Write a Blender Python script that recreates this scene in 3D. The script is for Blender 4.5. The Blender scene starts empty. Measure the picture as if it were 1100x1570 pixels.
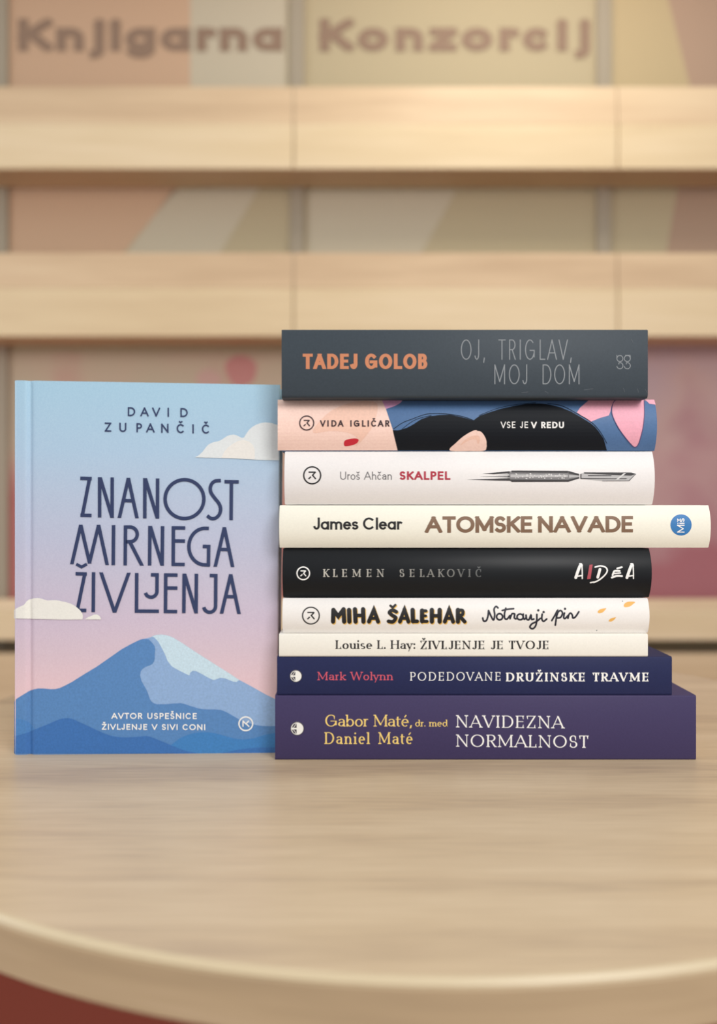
import bpy, bmesh, math, random
from mathutils import Vector
random.seed(7)
S = bpy.context.scene
COL = S.collection
PI = math.pi

# ------------------------------------------------------------------ camera, world, lights, exposure
F = 1340.0                      # focal length in pixels of the 1100x1570 frame
PX0, PY0 = 550.0, 787.0         # where the level viewing axis meets the frame
TABLE_Z = 0.75
Y_STACK = 0.4963                 # distance from the lens to the spines
CAM_Z = TABLE_Z + (1165.0 - PY0) * Y_STACK / F

cd = bpy.data.cameras.new('camera')
cam = bpy.data.objects.new('camera', cd)
COL.objects.link(cam)
cam.location = (0, 0, CAM_Z)
cam.rotation_euler = (PI / 2, 0, 0)
cd.sensor_fit = 'VERTICAL'
cd.sensor_height = 24.0
cd.lens = 24.0 * F / 1570.0
cd.shift_y = -(785.0 - PY0) / 1570.0
cd.clip_start = 0.02
cd.dof.use_dof = True
cd.dof.focus_distance = 0.484
cd.dof.aperture_fstop = 2.9
S.camera = cam

S.view_settings.view_transform = 'Standard'
S.view_settings.look = 'None'
S.view_settings.gamma = 1.0
S.view_settings.use_curve_mapping = False
S.view_settings.exposure = 0.0


def lin(c):
    return tuple((v / 255 / 12.92) if v / 255 <= 0.04045 else ((v / 255 + 0.055) / 1.055) ** 2.4 for v in c)


w = bpy.data.worlds.new('room_light')
S.world = w
w.use_nodes = True
nt = w.node_tree
nt.nodes.clear()
out = nt.nodes.new('ShaderNodeOutputWorld')
bg = nt.nodes.new('ShaderNodeBackground')
tc = nt.nodes.new('ShaderNodeTexCoord')
sx = nt.nodes.new('ShaderNodeSeparateXYZ')
rp = nt.nodes.new('ShaderNodeValToRGB')
mr = nt.nodes.new('ShaderNodeMapRange')
nt.links.new(tc.outputs['Generated'], sx.inputs[0])
nt.links.new(sx.outputs['Z'], mr.inputs['Value'])
mr.inputs['From Min'].default_value = -1
nt.links.new(mr.outputs[0], rp.inputs[0])
rp.color_ramp.elements[0].position = 0.30
rp.color_ramp.elements[0].color = (0.66, 0.645, 0.63, 1)
rp.color_ramp.elements[1].position = 0.75
rp.color_ramp.elements[1].color = (0.90, 0.90, 0.90, 1)
nt.links.new(rp.outputs[0], bg.inputs['Color'])
bg.inputs['Strength'].default_value = 0.82
nt.links.new(bg.outputs[0], out.inputs['Surface'])


def area(name, loc, target, size, power, color):
    ld = bpy.data.lights.new(name, 'AREA')
    ld.shape = 'RECTANGLE'
    ld.size, ld.size_y = size
    ld.energy = power
    ld.color = color
    o = bpy.data.objects.new(name, ld)
    COL.objects.link(o)
    o.location = loc
    o.rotation_euler = (Vector(target) - Vector(loc)).to_track_quat('-Z', 'Y').to_euler()
    return o


area('ceiling_panel_light', (0.80, -1.0, 1.85), (0.05, 0.5, 0.85), (0.8, 0.8), 22, (1.0, 0.98, 0.96))
area('added_left_rim_light', (-2.2, 0.45, 1.3), (-0.1, 0.5, 0.9), (1.0, 1.5), 16, (0.95, 0.98, 1.0))  # added unseen side lamp, for a bright rim on the upright book's left edge
area('shelf_downlight', (0.40, 1.55, 2.30), (0.38, 2.08, 1.84), (0.55, 0.15), 3.6, (1.0, 0.93, 0.82))


# ------------------------------------------------------------------ materials
def mat(name, c, rough=0.6, spec=0.4):
    m = bpy.data.materials.new(name)
    m.use_nodes = True
    b = m.node_tree.nodes['Principled BSDF']
    b.inputs['Base Color'].default_value = (*lin(c), 1)
    b.inputs['Roughness'].default_value = rough
    b.inputs['Specular IOR Level'].default_value = spec
    return m


def bumpy(m, scale, strength, dist=0.0002, detail=4):
    nt = m.node_tree
    b = nt.nodes['Principled BSDF']
    t = nt.nodes.new('ShaderNodeTexCoord')
    n = nt.nodes.new('ShaderNodeTexNoise')
    n.inputs['Scale'].default_value = scale
    n.inputs['Detail'].default_value = detail
    u = nt.nodes.new('ShaderNodeBump')
    u.inputs['Strength'].default_value = strength
    u.inputs['Distance'].default_value = dist
    nt.links.new(t.outputs['Object'], n.inputs['Vector'])
    nt.links.new(n.outputs[0], u.inputs['Height'])
    nt.links.new(u.outputs[0], b.inputs['Normal'])
    return m


def paper(name, c, rough=0.55, spec=0.35, var=0.05):
    """printed, slightly uneven cover stock"""
    m = mat(name, c, rough, spec)
    nt = m.node_tree
    b = nt.nodes['Principled BSDF']
    t = nt.nodes.new('ShaderNodeTexCoord')
    n = nt.nodes.new('ShaderNodeTexNoise')
    n.inputs['Scale'].default_value = 900
    n.inputs['Detail'].default_value = 3
    r = nt.nodes.new('ShaderNodeValToRGB')
    k = lin(c)
    r.color_ramp.elements[0].position = 0.3
    r.color_ramp.elements[1].position = 0.7
    r.color_ramp.elements[0].color = (*[v * (1 - var) for v in k], 1)
    r.color_ramp.elements[1].color = (*[min(1, v * (1 + var)) for v in k], 1)
    nt.links.new(t.outputs['Object'], n.inputs['Vector'])
    nt.links.new(n.outputs[0], r.inputs[0])
    nt.links.new(r.outputs[0], b.inputs['Base Color'])
    return bumpy(m, 700, 0.10, 0.0001)


def wood(name, cols, sx, sy, sz, rough=0.45, fine=60.0, knot=1.0, slant=0.0):
    """long-grained pale wood; small scale along the grain, large across it"""
    m = mat(name, cols[0], rough, 0.35)
    nt = m.node_tree
    b = nt.nodes['Principled BSDF']
    t = nt.nodes.new('ShaderNodeTexCoord')
    mp = nt.nodes.new('ShaderNodeMapping')
    mp.inputs['Scale'].default_value = (sx, sy, sz)
    mp.inputs['Rotation'].default_value = (0, 0, slant)
    nt.links.new(t.outputs['Object'], mp.inputs['Vector'])
    n = nt.nodes.new('ShaderNodeTexNoise')
    n.inputs['Scale'].default_value = 1.0
    n.inputs['Detail'].default_value = 5
    n.inputs['Distortion'].default_value = 0.5 * knot
    n2 = nt.nodes.new('ShaderNodeTexNoise')
    n2.inputs['Scale'].default_value = fine / 6
    n2.inputs['Detail'].default_value = 6
    nt.links.new(mp.outputs[0], n.inputs['Vector'])
    nt.links.new(mp.outputs[0], n2.inputs['Vector'])
    r = nt.nodes.new('ShaderNodeValToRGB')
    r.color_ramp.elements[0].position = 0.28
    r.color_ramp.elements[0].color = (*lin(cols[0]), 1)
    r.color_ramp.elements[1].position = 0.72
    r.color_ramp.elements[1].color = (*lin(cols[2]), 1)
    e = r.color_ramp.elements.new(0.5)
    e.color = (*lin(cols[1]), 1)
    mx = nt.nodes.new('ShaderNodeMath')
    mx.operation = 'MULTIPLY_ADD'
    mx.inputs[1].default_value = 0.62
    ad = nt.nodes.new('ShaderNodeMath')
    ad.operation = 'MULTIPLY'
    ad.inputs[1].default_value = 0.38
    nt.links.new(n2.outputs[0], ad.inputs[0])
    nt.links.new(n.outputs[0], mx.inputs[0])
    nt.links.new(ad.outputs[0], mx.inputs[2])
    nt.links.new(mx.outputs[0], r.inputs[0])
    nt.links.new(r.outputs[0], b.inputs['Base Color'])
    u = nt.nodes.new('ShaderNodeBump')
    u.inputs['Strength'].default_value = 0.12
    u.inputs['Distance'].default_value = 0.0005
    nt.links.new(n2.outputs[0], u.inputs['Height'])
    nt.links.new(u.outputs[0], b.inputs['Normal'])
    return m


# ------------------------------------------------------------------ object helpers
def link(name, me, parent=None, m=None):
    o = bpy.data.objects.new(name, me)
    COL.objects.link(o)
    for k in (m if isinstance(m, (list, tuple)) else [m]):
        if k:
            me.materials.append(k)
    if parent:
        o.parent = parent
    return o


def root(name, loc, label, cat, group=None):
    o = bpy.data.objects.new(name, None)
    o.empty_display_size = 0.02
    COL.objects.link(o)
    o.location = loc
    o['label'] = label
    o['category'] = cat
    if group:
        o['group'] = group
    return o


def wpos(o):
    v = Vector((0, 0, 0))
    while o:
        v += o.location
        o = o.parent
    return v


def put(name, bm, m, parent=None, smooth=None):
    """world-space bmesh -> one mesh object under parent"""
    me = bpy.data.meshes.new(name)
    bmesh.ops.recalc_face_normals(bm, faces=bm.faces[:])
    if smooth:
        for f in bm.faces:
            f.smooth = True
        for e in bm.edges:
            if len(e.link_faces) == 2 and e.calc_face_angle(0) > smooth:
                e.smooth = False
    if parent:
        bmesh.ops.translate(bm, verts=bm.verts[:], vec=-wpos(parent))
    bm.to_mesh(me)
    bm.free()
    return link(name, me, parent, m)


def box_bm(x0, x1, y0, y1, z0, z1, bev=0.0, bm=None):
    b = bmesh.new()
    bmesh.ops.create_cube(b, size=1)
    for v in b.verts:
        v.co = Vector(((x0 + x1) / 2 + v.co.x * (x1 - x0), (y0 + y1) / 2 + v.co.y * (y1 - y0),
                       (z0 + z1) / 2 + v.co.z * (z1 - z0)))
    if bev:
        bmesh.ops.bevel(b, geom=b.edges[:], offset=bev, segments=2, affect='EDGES', profile=0.5)
    return b


def extrude_profile(pts, axis, a0, a1, bev=0.0):
    """closed 2D profile swept straight; axis 'x': pts are (y,z), axis 'z': pts are (x,y)"""
    bm = bmesh.new()
    mk = (lambda p, a: (a, p[0], p[1])) if axis == 'x' else (lambda p, a: (p[0], p[1], a))
    A = [bm.verts.new(mk(p, a0)) for p in pts]
    B = [bm.verts.new(mk(p, a1)) for p in pts]
    n = len(pts)
    caps = [bm.faces.new(A), bm.faces.new(B)]
    for i in range(n):
        bm.faces.new((A[i], A[(i + 1) % n], B[(i + 1) % n], B[i]))
    bmesh.ops.recalc_face_normals(bm, faces=bm.faces[:])
    if bev:
        es = list({e for f in caps for e in f.edges})
        bmesh.ops.bevel(bm, geom=es, offset=bev, segments=2, affect='EDGES', profile=0.5)
    return bm


# ------------------------------------------------------------------ frame <-> place
def world(px, py, surf):
    """the point where the sight line of a frame position meets the surface y = surf(x, z)"""
    Y = surf(0, CAM_Z)
    for _ in range(5):
        x = (px - PX0) * Y / F
        z = CAM_Z - (py - PY0) * Y / F
        Y = surf(x, z)
    return Vector(((px - PX0) * Y / F, Y, CAM_Z - (py - PY0) * Y / F))


# ------------------------------------------------------------------ printing: lettering and drawn shapes
def arc(cx, cy, rx, ry, a0, a1, n=None):
    n = n or max(4, int(abs(a1 - a0) / 11))
    return [(cx + rx * math.cos(math.radians(a0 + (a1 - a0) * i / n)),
             cy + ry * math.sin(math.radians(a0 + (a1 - a0) * i / n))) for i in range(n + 1)]


GLYPH = {   # width ; strokes ; serifs ; side bearings (left, right)
 'A': (.84, 'n:0,0 .5,1/.5,1 1,0/h:.19,.33 .81,.33', 'b0,0 b1,0', .3, .3),
 'B': (.52, '0,0 0,1/0,1 .45,1 @.45,.77,.46,.23,90,-90 0,.54/0,.54 .5,.54 @.5,.27,.5,.27,90,-90 0,0', 'l0,0 l0,1', 1, .7),
 'C': (.80, '@.5,.5,.5,.5,48,312', 'd.84,.88', .6, .5),
 'D': (.72, '0,0 0,1/0,1 .35,1 @.35,.5,.65,.5,90,-90 0,0', 'l0,0 l0,1', 1, .6),
 'E': (.48, '0,0 0,1/0,1 1,1/0,.52 .88,.52/0,0 1,0', 'l0,0 l0,1 d1,1 u1,0', 1, .7),
 'G': (.84, '@.5,.5,.5,.5,48,335/.52,.46 .98,.46/.98,.46 .98,.12', 'd.84,.88', .6, .8),
 'H': (.68, '0,0 0,1/1,0 1,1/0,.52 1,.52', 'b0,0 b0,1 b1,0 b1,1', 1, 1),
 'I': (.0, '0,0 0,1', 'b0,0 b0,1', 1, 1),
 'J': (.36, '1,1 1,.28 @.5,.28,.5,.28,0,-155', 'b1,1', .5, 1),
 'K': (.60, '0,0 0,1/n:1,1 0,.40/.28,.57 1,0', 'b0,0 b0,1 b1,1 b1,0', 1, .3),
 'L': (.44, '0,0 0,1/0,0 1,0', 'l0,0 b0,1 u1,0', 1, .4),
 'M': (.90, 'n:0,0 0,1/0,1 .5,.12/n:.5,.12 1,1/1,1 1,0', 'b0,0 l0,1 r1,1 b1,0', 1, 1),
 'N': (.70, 'n:0,0 0,1/0,1 1,0/n:1,0 1,1', 'b0,0 l0,1 b1,1', 1, 1),
 'O': (.92, '@.5,.5,.5,.5,90,450', '', .6, .6),
 'P': (.50, '0,0 0,1/0,1 .45,1 @.45,.73,.55,.27,90,-90 0,.46', 'b0,0 l0,1', 1, .5),
 'R': (.54, '0,0 0,1/0,1 .45,1 @.45,.75,.5,.25,90,-90 0,.5/.45,.5 1,0', 'b0,0 l0,1 r1,0', 1, .5),
 'S': (.50, '@.5,.745,.46,.255,38,262 @.5,.25,.5,.25,82,-142', 'd.87,.88 u.1,.10', .7, .7),
 'T': (.60, '0,1 1,1/.5,1 .5,0', 'b.5,0 d0,1 d1,1', .3, .3),
 'U': (.66, '0,1 0,.33 @.5,.33,.5,.33,180,360 1,1', 'b0,1 b1,1', 1, 1),
 'V': (.80, '0,1 .5,0/n:.5,0 1,1', 'b0,1 b1,1', .3, .3),
 'W': (1.2, '0,1 .25,0/n:.25,0 .5,1/.5,1 .75,0/n:.75,0 1,1', 'b0,1 b1,1', .3, .3),
 'Z': (.60, '0,1 1,1/1,1 0,0/0,0 1,0', 'd0,1 u1,0', .6, .6),
 'a': (.50, '@.5,.31,.5,.31,0,360/1,.62 1,0', '', .7, 1),
 'A2': (.42, '@.5,.44,.5,.18,160,0 1,.44 1,0/1,.38 .5,.36 @.45,.19,.45,.17,90,270 .7,.04 1,.2', 'r1,0', .7, .9),
 'b': (.50, '0,0 0,1/@.5,.31,.5,.31,0,360', 'l0,1', 1, .6),
 'c': (.44, '@.5,.31,.5,.31,48,312', '', .6, .5),
 'd': (.50, '1,0 1,1/@.5,.31,.5,.31,0,360', 'l1,1 r1,0', .6, 1),
 'e': (.48, '0,.33 1,.33 @.5,.31,.5,.31,4,312', '', .6, .5),
 'g': (.50, '@.5,.31,.5,.31,0,360/1,.62 1,-.05 @.5,-.05,.5,.25,0,-150', '', .6, 1),
 'h': (.44, '0,0 0,1/0,.36 @.5,.36,.5,.26,180,0 1,0', 'b0,0 l0,1 b1,0', 1, 1),
 'i': (.0, '0,0 0,.62/*0,.93', 'b0,0 l0,.62', 1, 1),
 'j': (.14, '1,.62 1,-.1 @0,-.1,1,.2,0,-90/*1,.93', '', .6, 1),
 'k': (.44, '0,0 0,1/n:.95,.62 0,.22/.3,.36 1,0', 'b0,0 l0,1 b1,0 b.95,.62', 1, .3),
 'l': (.0, '0,0 0,1', 'b0,0 l0,1', 1, 1),
 'm': (.80, '0,0 0,.62/0,.38 @.25,.38,.25,.24,180,0 .5,0/.5,.38 @.75,.38,.25,.24,180,0 1,0', 'b0,0 l0,.62 b.5,0 b1,0', 1, 1),
 'n': (.44, '0,0 0,.62/0,.36 @.5,.36,.5,.26,180,0 1,0', 'b0,0 l0,.62 b1,0', 1, 1),
 'o': (.52, '@.5,.31,.5,.31,90,450', '', .6, .6),
 'r': (.24, '0,0 0,.62/0,.34 @.7,.34,.7,.28,180,60', 'b0,0 l0,.62', 1, .2),
 's': (.36, '@.5,.465,.46,.155,38,262 @.5,.155,.5,.155,82,-142', '', .6, .6),
 't': (.28, '.35,.85 .35,.15 @.8,.15,.45,.15,180,290/0,.62 1,.62', '', .3, .3),
 'u': (.44, '0,.62 0,.26 @.5,.26,.5,.26,180,360 1,.62/1,.62 1,0', 'l0,.62 l1,.62 r1,0', 1, 1),
 'y': (.50, '0,.62 .5,.02/n:1,.62 .28,-.30', 'b0,.62 b1,.62', .2, .2),
 'z': (.42, '0,.62 1,.62/1,.62 0,0/0,0 1,0', '', .5, .5),
 '.': (.0, '*0,0', '', .5, .5), ':': (.0, '*0,0/*0,.55', '', .8, .8),
 ',': (.06, '1,.06 0,-.16', '', .5, .5),
}
ACC = {'Č': ('C', 'v'), 'Š': ('S', 'v'), 'Ž': ('Z', 'v'), 'č': ('c', 'v'), 'š': ('s', 'v'), 'é': ('e', '/')}


def parse(s):
    pts = []
    for t in s.split():
        if t[0] == '@':
            pts += arc(*[float(q) for q in t[1:].split(',')])
        else:
            a, b = t.split(',')
            pts.append((float(a), float(b)))
    return pts


def clip_y(poly, lo, hi):
    for side in (0, 1):
        res = []
        for i, p in enumerate(poly):
            q = poly[(i + 1) % len(poly)]
            ip = p[1] >= lo - 1e-9 if side == 0 else p[1] <= hi + 1e-9
            iq = q[1] >= lo - 1e-9 if side == 0 else q[1] <= hi + 1e-9
            lim = lo if side == 0 else hi
            if ip:
                res.append(p)
            if ip != iq:
                k = (lim - p[1]) / (q[1] - p[1])
                res.append((p[0] + k * (q[0] - p[0]), lim))
        poly = res
        if len(poly) < 3:
            return []
    return poly


def ribbon(pts, wf, ext=0.0, closed=False):
    """quads of constant or direction-dependent width along a polyline; wf(dx,dy)->width"""
    P = [pts[0]]
    for p in pts[1:]:
        if math.hypot(p[0] - P[-1][0], p[1] - P[-1][1]) > 1e-6:
            P.append(p)
    if len(P) < 2:
        return []
    closed = closed or (len(P) > 6 and math.hypot(P[0][0] - P[-1][0], P[0][1] - P[-1][1]) < 1e-4)
    dirs = []
    for a, b in zip(P, P[1:]):
        d = math.hypot(b[0] - a[0], b[1] - a[1])
        dirs.append(((b[0] - a[0]) / d, (b[1] - a[1]) / d))
    if ext and not closed:
        P[0] = (P[0][0] - dirs[0][0] * ext, P[0][1] - dirs[0][1] * ext)
        P[-1] = (P[-1][0] + dirs[-1][0] * ext, P[-1][1] + dirs[-1][1] * ext)
    L, R = [], []
    for i, p in enumerate(P):
        if closed:
            d0, d1 = dirs[i - 1] if i else dirs[-1], dirs[i % len(dirs)]
        else:
            d0, d1 = dirs[max(0, i - 1)], dirs[min(len(dirs) - 1, i)]
        n0, n1 = (-d0[1], d0[0]), (-d1[1], d1[0])
        mx, my = n0[0] + n1[0], n0[1] + n1[1]
        l = math.hypot(mx, my)
        if l < 0.3:
            mx, my, l = n1[0], n1[1], 1
        mx, my = mx / l, my / l
        c = max(0.4, mx * n1[0] + my * n1[1])
        ww = (wf(*d0) + wf(*d1)) / 4 / c
        L.append((p[0] + mx * ww, p[1] + my * ww))
        R.append((p[0] - mx * ww, p[1] - my * ww))
    return [[L[i], L[i + 1], R[i + 1], R[i]] for i in range(len(P) - 1)]


def disc(x, y, r, n=14):
    return [(x + r * math.cos(2 * PI * i / n), y + r * math.sin(2 * PI * i / n)) for i in range(n)]


def text(s, x0, x1, base, cap, v, h=None, wf=1.0, serif=0.0, dbl=False, slope=0.0, rot=False, gap=None, slab=None, letters=False):
    """polygons in frame coordinates; letters are spread so that the ink fills x0..x1"""
    h = v if h is None else h
    items = []
    for ch in s:
        if ch == ' ':
            items.append(None)
            continue
        b, acc = ACC.get(ch, (ch, None))
        if b == 'a' and dbl:
            b = 'A2'
        items.append((GLYPH[b], acc, ch))
    k = wf * cap
    ink, gaps = 0.0, 0.0
    prev = None
    pend = 0.0
    for it in items:
        if it is None:
            pend += 1.3
            ink += 0.22 * cap
            continue
        g = it[0]
        if prev is not None:
            gaps += (prev[4] + g[3]) / 2 + pend
        pend = 0.0
        ink += g[0] * k + v
        prev = g
    sp = gap if gap is not None else (x1 - x0 - ink) / max(gaps, .01)
    polys = []
    marks = []
    x = 0.0
    prev, pend = None, 0.0
    for it in items:
        if it is None:
            pend += 1.3
            x += 0.22 * cap
            continue
        g, acc, ch = it
        if prev is not None:
            x += ((prev[4] + g[3]) / 2 + pend) * sp
        pend = 0.0
        W = g[0] * k
        tx = lambda p: (x + v / 2 + p[0] * W, h / 2 + p[1] * (cap - h))
        for st in g[1].split('/'):
            if st[0] == '*':
                p = tx(parse(st[1:])[0])
                r = max(v, h) * 0.57
                p = (p[0], max(p[1], r) if p[1] < cap * .2 else p[1])
                polys.append(disc(p[0], p[1], r, 12))
                continue
            thin = st.startswith('n:')
            if st[1] == ':':
                st = st[2:]
            pts = [tx(p) for p in parse(st)]
            isarc = '@' in st
            wd = (lambda dx, dy: h + (v - h) * abs(dy) ** 1.3) if not (thin and serif) else (lambda dx, dy: h * 1.15)
            q = ribbon(pts, wd, 0 if isarc and serif else (h / 2 if isarc else max(v, h) / 2 * 1.02))
            if not isarc:
                ys = [p[1] for p in pts]
                q = [clip_y(f, min(ys) - h / 2, max(ys) + h / 2) for f in q]
            polys += [f for f in q if len(f) > 2]
        if serif:
            sl = slab or h
            for t in g[2].split():
                p = parse(t[1:])[0]
                X, Yb = tx(p)
                a = serif * cap
                if t[0] in 'blr':
                    up = p[1] > 0.3
                    l = a if t[0] in 'bl' else 0
                    r = a if t[0] in 'br' else 0
                    e = v / 2
                    y0 = Yb + h / 2 if up else Yb - h / 2
                    sg = -1 if up else 1
                    polys.append([(X - e - l, y0), (X + e + r, y0), (X + e + r, y0 + sg * sl),
                                  (X + e, y0 + sg * (sl + a * .5)), (X - e, y0 + sg * (sl + a * .5)), (X - e - l, y0 + sg * sl)])
                else:
                    sg = -1 if t[0] == 'd' else 1
                    polys.append([(X + h * .4, Yb - sg * h / 2), (X + h * .4, Yb + sg * cap * .25),
                                  (X - h * .3, Yb + sg * cap * .25), (X - v * .6, Yb), (X - v * .6, Yb - sg * h / 2)])
        if acc:
            cx = x + v / 2 + W * (.5)
            low = ch.islower()
            yt, yb = (cap * .97, cap * .80) if low else (cap * 1.30, cap * 1.14)
            a = cap * .17
            aw = max(h, v * .7)
            if acc == 'v':
                polys += ribbon([(cx - a, yt), (cx, yb), (cx + a, yt)], lambda dx, dy: aw)
            else:
                polys += ribbon([(cx - a * .3, yb * .97), (cx + a * .6, yt)], lambda dx, dy: aw)
        x += W + v
        prev = g
        marks.append(len(polys))
    if letters:
        res = [[(x0 + p[0], base + slope * p[0] - p[1]) for p in f] for f in polys]
        return [res[a:b] for a, b in zip([0] + marks, marks)]
    if rot:
        return [[(base - p[1], x0 - p[0]) for p in f] for f in polys]
    return [[(x0 + p[0], base + slope * p[0] - p[1]) for p in f] for f in polys]


def smooth_path(pts, n=6):
    if len(pts) < 3:
        return list(pts)
    P = [pts[0]] + list(pts) + [pts[-1]]
    res = []
    for i in range(1, len(P) - 2):
        p0, p1, p2, p3 = P[i - 1:i + 3]
        for j in range(n):
            t = j / n
            res.append(tuple(0.5 * (2 * p1[c] + (p2[c] - p0[c]) * t + (2 * p0[c] - 5 * p1[c] + 4 * p2[c] - p3[c]) * t * t
                                    + (3 * p1[c] - p0[c] - 3 * p2[c] + p3[c]) * t ** 3) for c in (0, 1)))
    res.append(tuple(pts[-1]))
    return res


def pen(pts, w0, smooth=True, ends=True):
    p = smooth_path(pts) if smooth else pts
    q = ribbon(p, lambda dx, dy: w0)
    if ends:
        q += [disc(p[0][0], p[0][1], w0 / 2), disc(p[-1][0], p[-1][1], w0 / 2)]
    return q


def ring(cx, cy, r, t, n=36):
    return ribbon(arc(cx, cy, r - t / 2, r - t / 2, 0, 360, n), lambda dx, dy: t)


def blob(pts, n=5):
    P = pts + pts[:1]
    c = [pts[-1]] + list(pts) + pts[:2]
    res = []
    for i in range(1, len(c) - 2):
        p0, p1, p2, p3 = c[i - 1:i + 3]
        for j in range(n):
            t = j / n
            res.append(tuple(0.5 * (2 * p1[k] + (p2[k] - p0[k]) * t + (2 * p0[k] - 5 * p1[k] + 4 * p2[k] - p3[k]) * t * t
                                    + (3 * p1[k] - p0[k] - 3 * p2[k] + p3[k]) * t ** 3) for k in (0, 1)))
    return res


def printed(name, polys, surf, m, parent, lift=0.00006, cuts=(), axis='y', label=None):
    """ink on a surface: polygons in frame coordinates laid onto y = surf(x, z)"""
    bm = bmesh.new()
    lay = bm.verts.layers.float.new('lift')
    for i, f in enumerate(polys):
        vs = []
        for p in f:
            v = bm.verts.new((p[0], p[1], 0))
            v[lay] = (i % 17) * 1.6e-6
            vs.append(v)
        try:
            bm.faces.new(vs).normal_update()
        except ValueError:
            pass
    bmesh.ops.triangulate(bm, faces=[f for f in bm.faces if len(f.verts) > 4])
    no = (0, 1, 0) if axis == 'y' else (1, 0, 0)
    for c in cuts:
        co = (0, c, 0) if axis == 'y' else (c, 0, 0)
        bmesh.ops.bisect_plane(bm, geom=bm.verts[:] + bm.edges[:] + bm.faces[:], dist=1e-5, plane_co=co, plane_no=no)
    bmesh.ops.dissolve_degenerate(bm, dist=1e-5, edges=bm.edges[:])
    for v in bm.verts:
        p = world(v.co.x, v.co.y, surf)
        v.co = Vector((p.x, p.y - lift - v[lay], p.z))
    for f in bm.faces:
        f.normal_update()
        if f.normal.y > 0:
            f.normal_flip()
    bmesh.ops.translate(bm, verts=bm.verts[:], vec=-wpos(parent))
    me = bpy.data.meshes.new(name)
    bm.to_mesh(me)
    bm.free()
    o = link(name, me, parent, m)
    if label:
        o['label'] = label
    return o


# ------------------------------------------------------------------ the setting
m_floor = bumpy(mat('dark_red_carpet', (132, 66, 54), 0.95, 0.1), 400, 0.6, 0.002)
b = bmesh.new()
bmesh.ops.create_grid(b, x_segments=8, y_segments=8, size=0.5)
for v in b.verts:
    v.co = Vector((v.co.x * 7, 0.6 + v.co.y * 4.4, 0))
o = put('floor', b, m_floor)
o['kind'] = 'structure'

m_wall = bumpy(mat('wall_paint', (205, 192, 170), 0.9, 0.2), 60, 0.2, 0.001)
o = put('wall_back', box_bm(-3.5, 3.5, 2.36, 2.48, 0, 3.0), m_wall)
o['kind'] = 'structure'

# ------------------------------------------------------------------ shelving behind
YB = 2.20            # face of the back panels
YF = 2.070           # front of the shelves
wood_cols = ((198, 170, 133), (218, 192, 153), (230, 206, 171))
m_shelf = wood('pale_shelf_wood', wood_cols, 0.9, 9, 13, 0.5, 30)
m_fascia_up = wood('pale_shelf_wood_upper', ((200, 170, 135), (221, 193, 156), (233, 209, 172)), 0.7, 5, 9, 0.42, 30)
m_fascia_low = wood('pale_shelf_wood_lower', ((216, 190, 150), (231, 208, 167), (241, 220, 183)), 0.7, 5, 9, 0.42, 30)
m_panel = bumpy(mat('panel_print_beige', (190, 175, 143), 0.7, 0.2), 30, 0.1, 0.001)
m_post = mat('grey_divider', (168, 156, 136), 0.6, 0.3)


def at_y(px, py, Y):
    return (px - PX0) * Y / F, CAM_Z - (py - PY0) * Y / F


unit = root('bookshop_shelving', (0, YB, 0), 'pale wooden wall shelving with printed back panels, out of focus behind the books', 'shelving')
XL, XR = at_y(-560, 0, YB)[0], at_y(1500, 0, YB)[0]
posts = [at_y(p, 0, YB)[0] for p in (-462, 3, 456, 925, 1395)]
for i, x in enumerate(posts):
    put('divider', box_bm(x - .018, x + .018, YB - .012, YB + .03, 0, 2.30, .002), m_post, unit)
panels = []
for i in range(len(posts) - 1):
    p = put('back_panel', box_bm(posts[i] + .018, posts[i + 1] - .018, YB, YB + .018, 0, 2.28), m_panel, unit)
    panels.append(p)
put('side_panel', box_bm(XL - .02, XL, YF, YB + .03, 0, 2.3, .001), m_shelf, unit)
put('side_panel', box_bm(XR, XR + .02, YF, YB + .03, 0, 2.3, .001), m_shelf, unit)
put('top_board', box_bm(XL - .02, XR + .02, YF, YB + .03, 2.3, 2.33, .001), m_shelf, unit)


def ledge(ytop, ymid, ybot):
    zt, zm, zb = at_y(0, ytop, YF)[1], at_y(0, ymid, YF)[1], at_y(0, ybot, YF)[1]
    s = put('shelf_board', box_bm(XL, XR, YF + .012, YB - .0125, zb + .001, zb + .022), m_shelf, unit)
    # upper rail sits a little back and leans; the lower one is upright
    cuts = [XL] + posts[1:4] + [XR]
    for a, b in zip(cuts, cuts[1:]):
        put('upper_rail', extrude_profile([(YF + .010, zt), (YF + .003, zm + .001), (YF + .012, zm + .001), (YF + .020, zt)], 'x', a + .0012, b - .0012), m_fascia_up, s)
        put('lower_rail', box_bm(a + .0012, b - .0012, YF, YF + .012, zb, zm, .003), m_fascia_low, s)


ledge(130, 190, 259)
ledge(386, 442, 516)
ledge(919, 936, 982)
# plinth front under the lowest ledge
put('plinth_panel', box_bm(XL, XR, YF + .006, YF + .024, 0, at_y(0, 1003, YF)[1], .001), m_shelf, unit)
put('plinth_top', box_bm(XL, XR, YF + .024, YB - .0125, at_y(0, 1003, YF)[1] - .02, at_y(0, 1003, YF)[1] - .001, .001), m_post, unit)

# printed back panels: big soft colour shapes and flowers
flat = lambda Y: (lambda x, z: Y)
SB = flat(YB)
m_p = {k: bumpy(mat('panel_print_' + k, c, 0.7, 0.2), 30, 0.1, 0.001) for k, c in {
    'peach': (206, 172, 142), 'pale': (200, 188, 164), 'sand': (194, 174, 136), 'plum': (164, 106, 118), 'mauve': (192, 156, 152),
    'rose': (200, 140, 134), 'brown': (180, 152, 130), 'deeprose': (180, 116, 114), 'blush': (206, 170, 158)}.items()}


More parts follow.
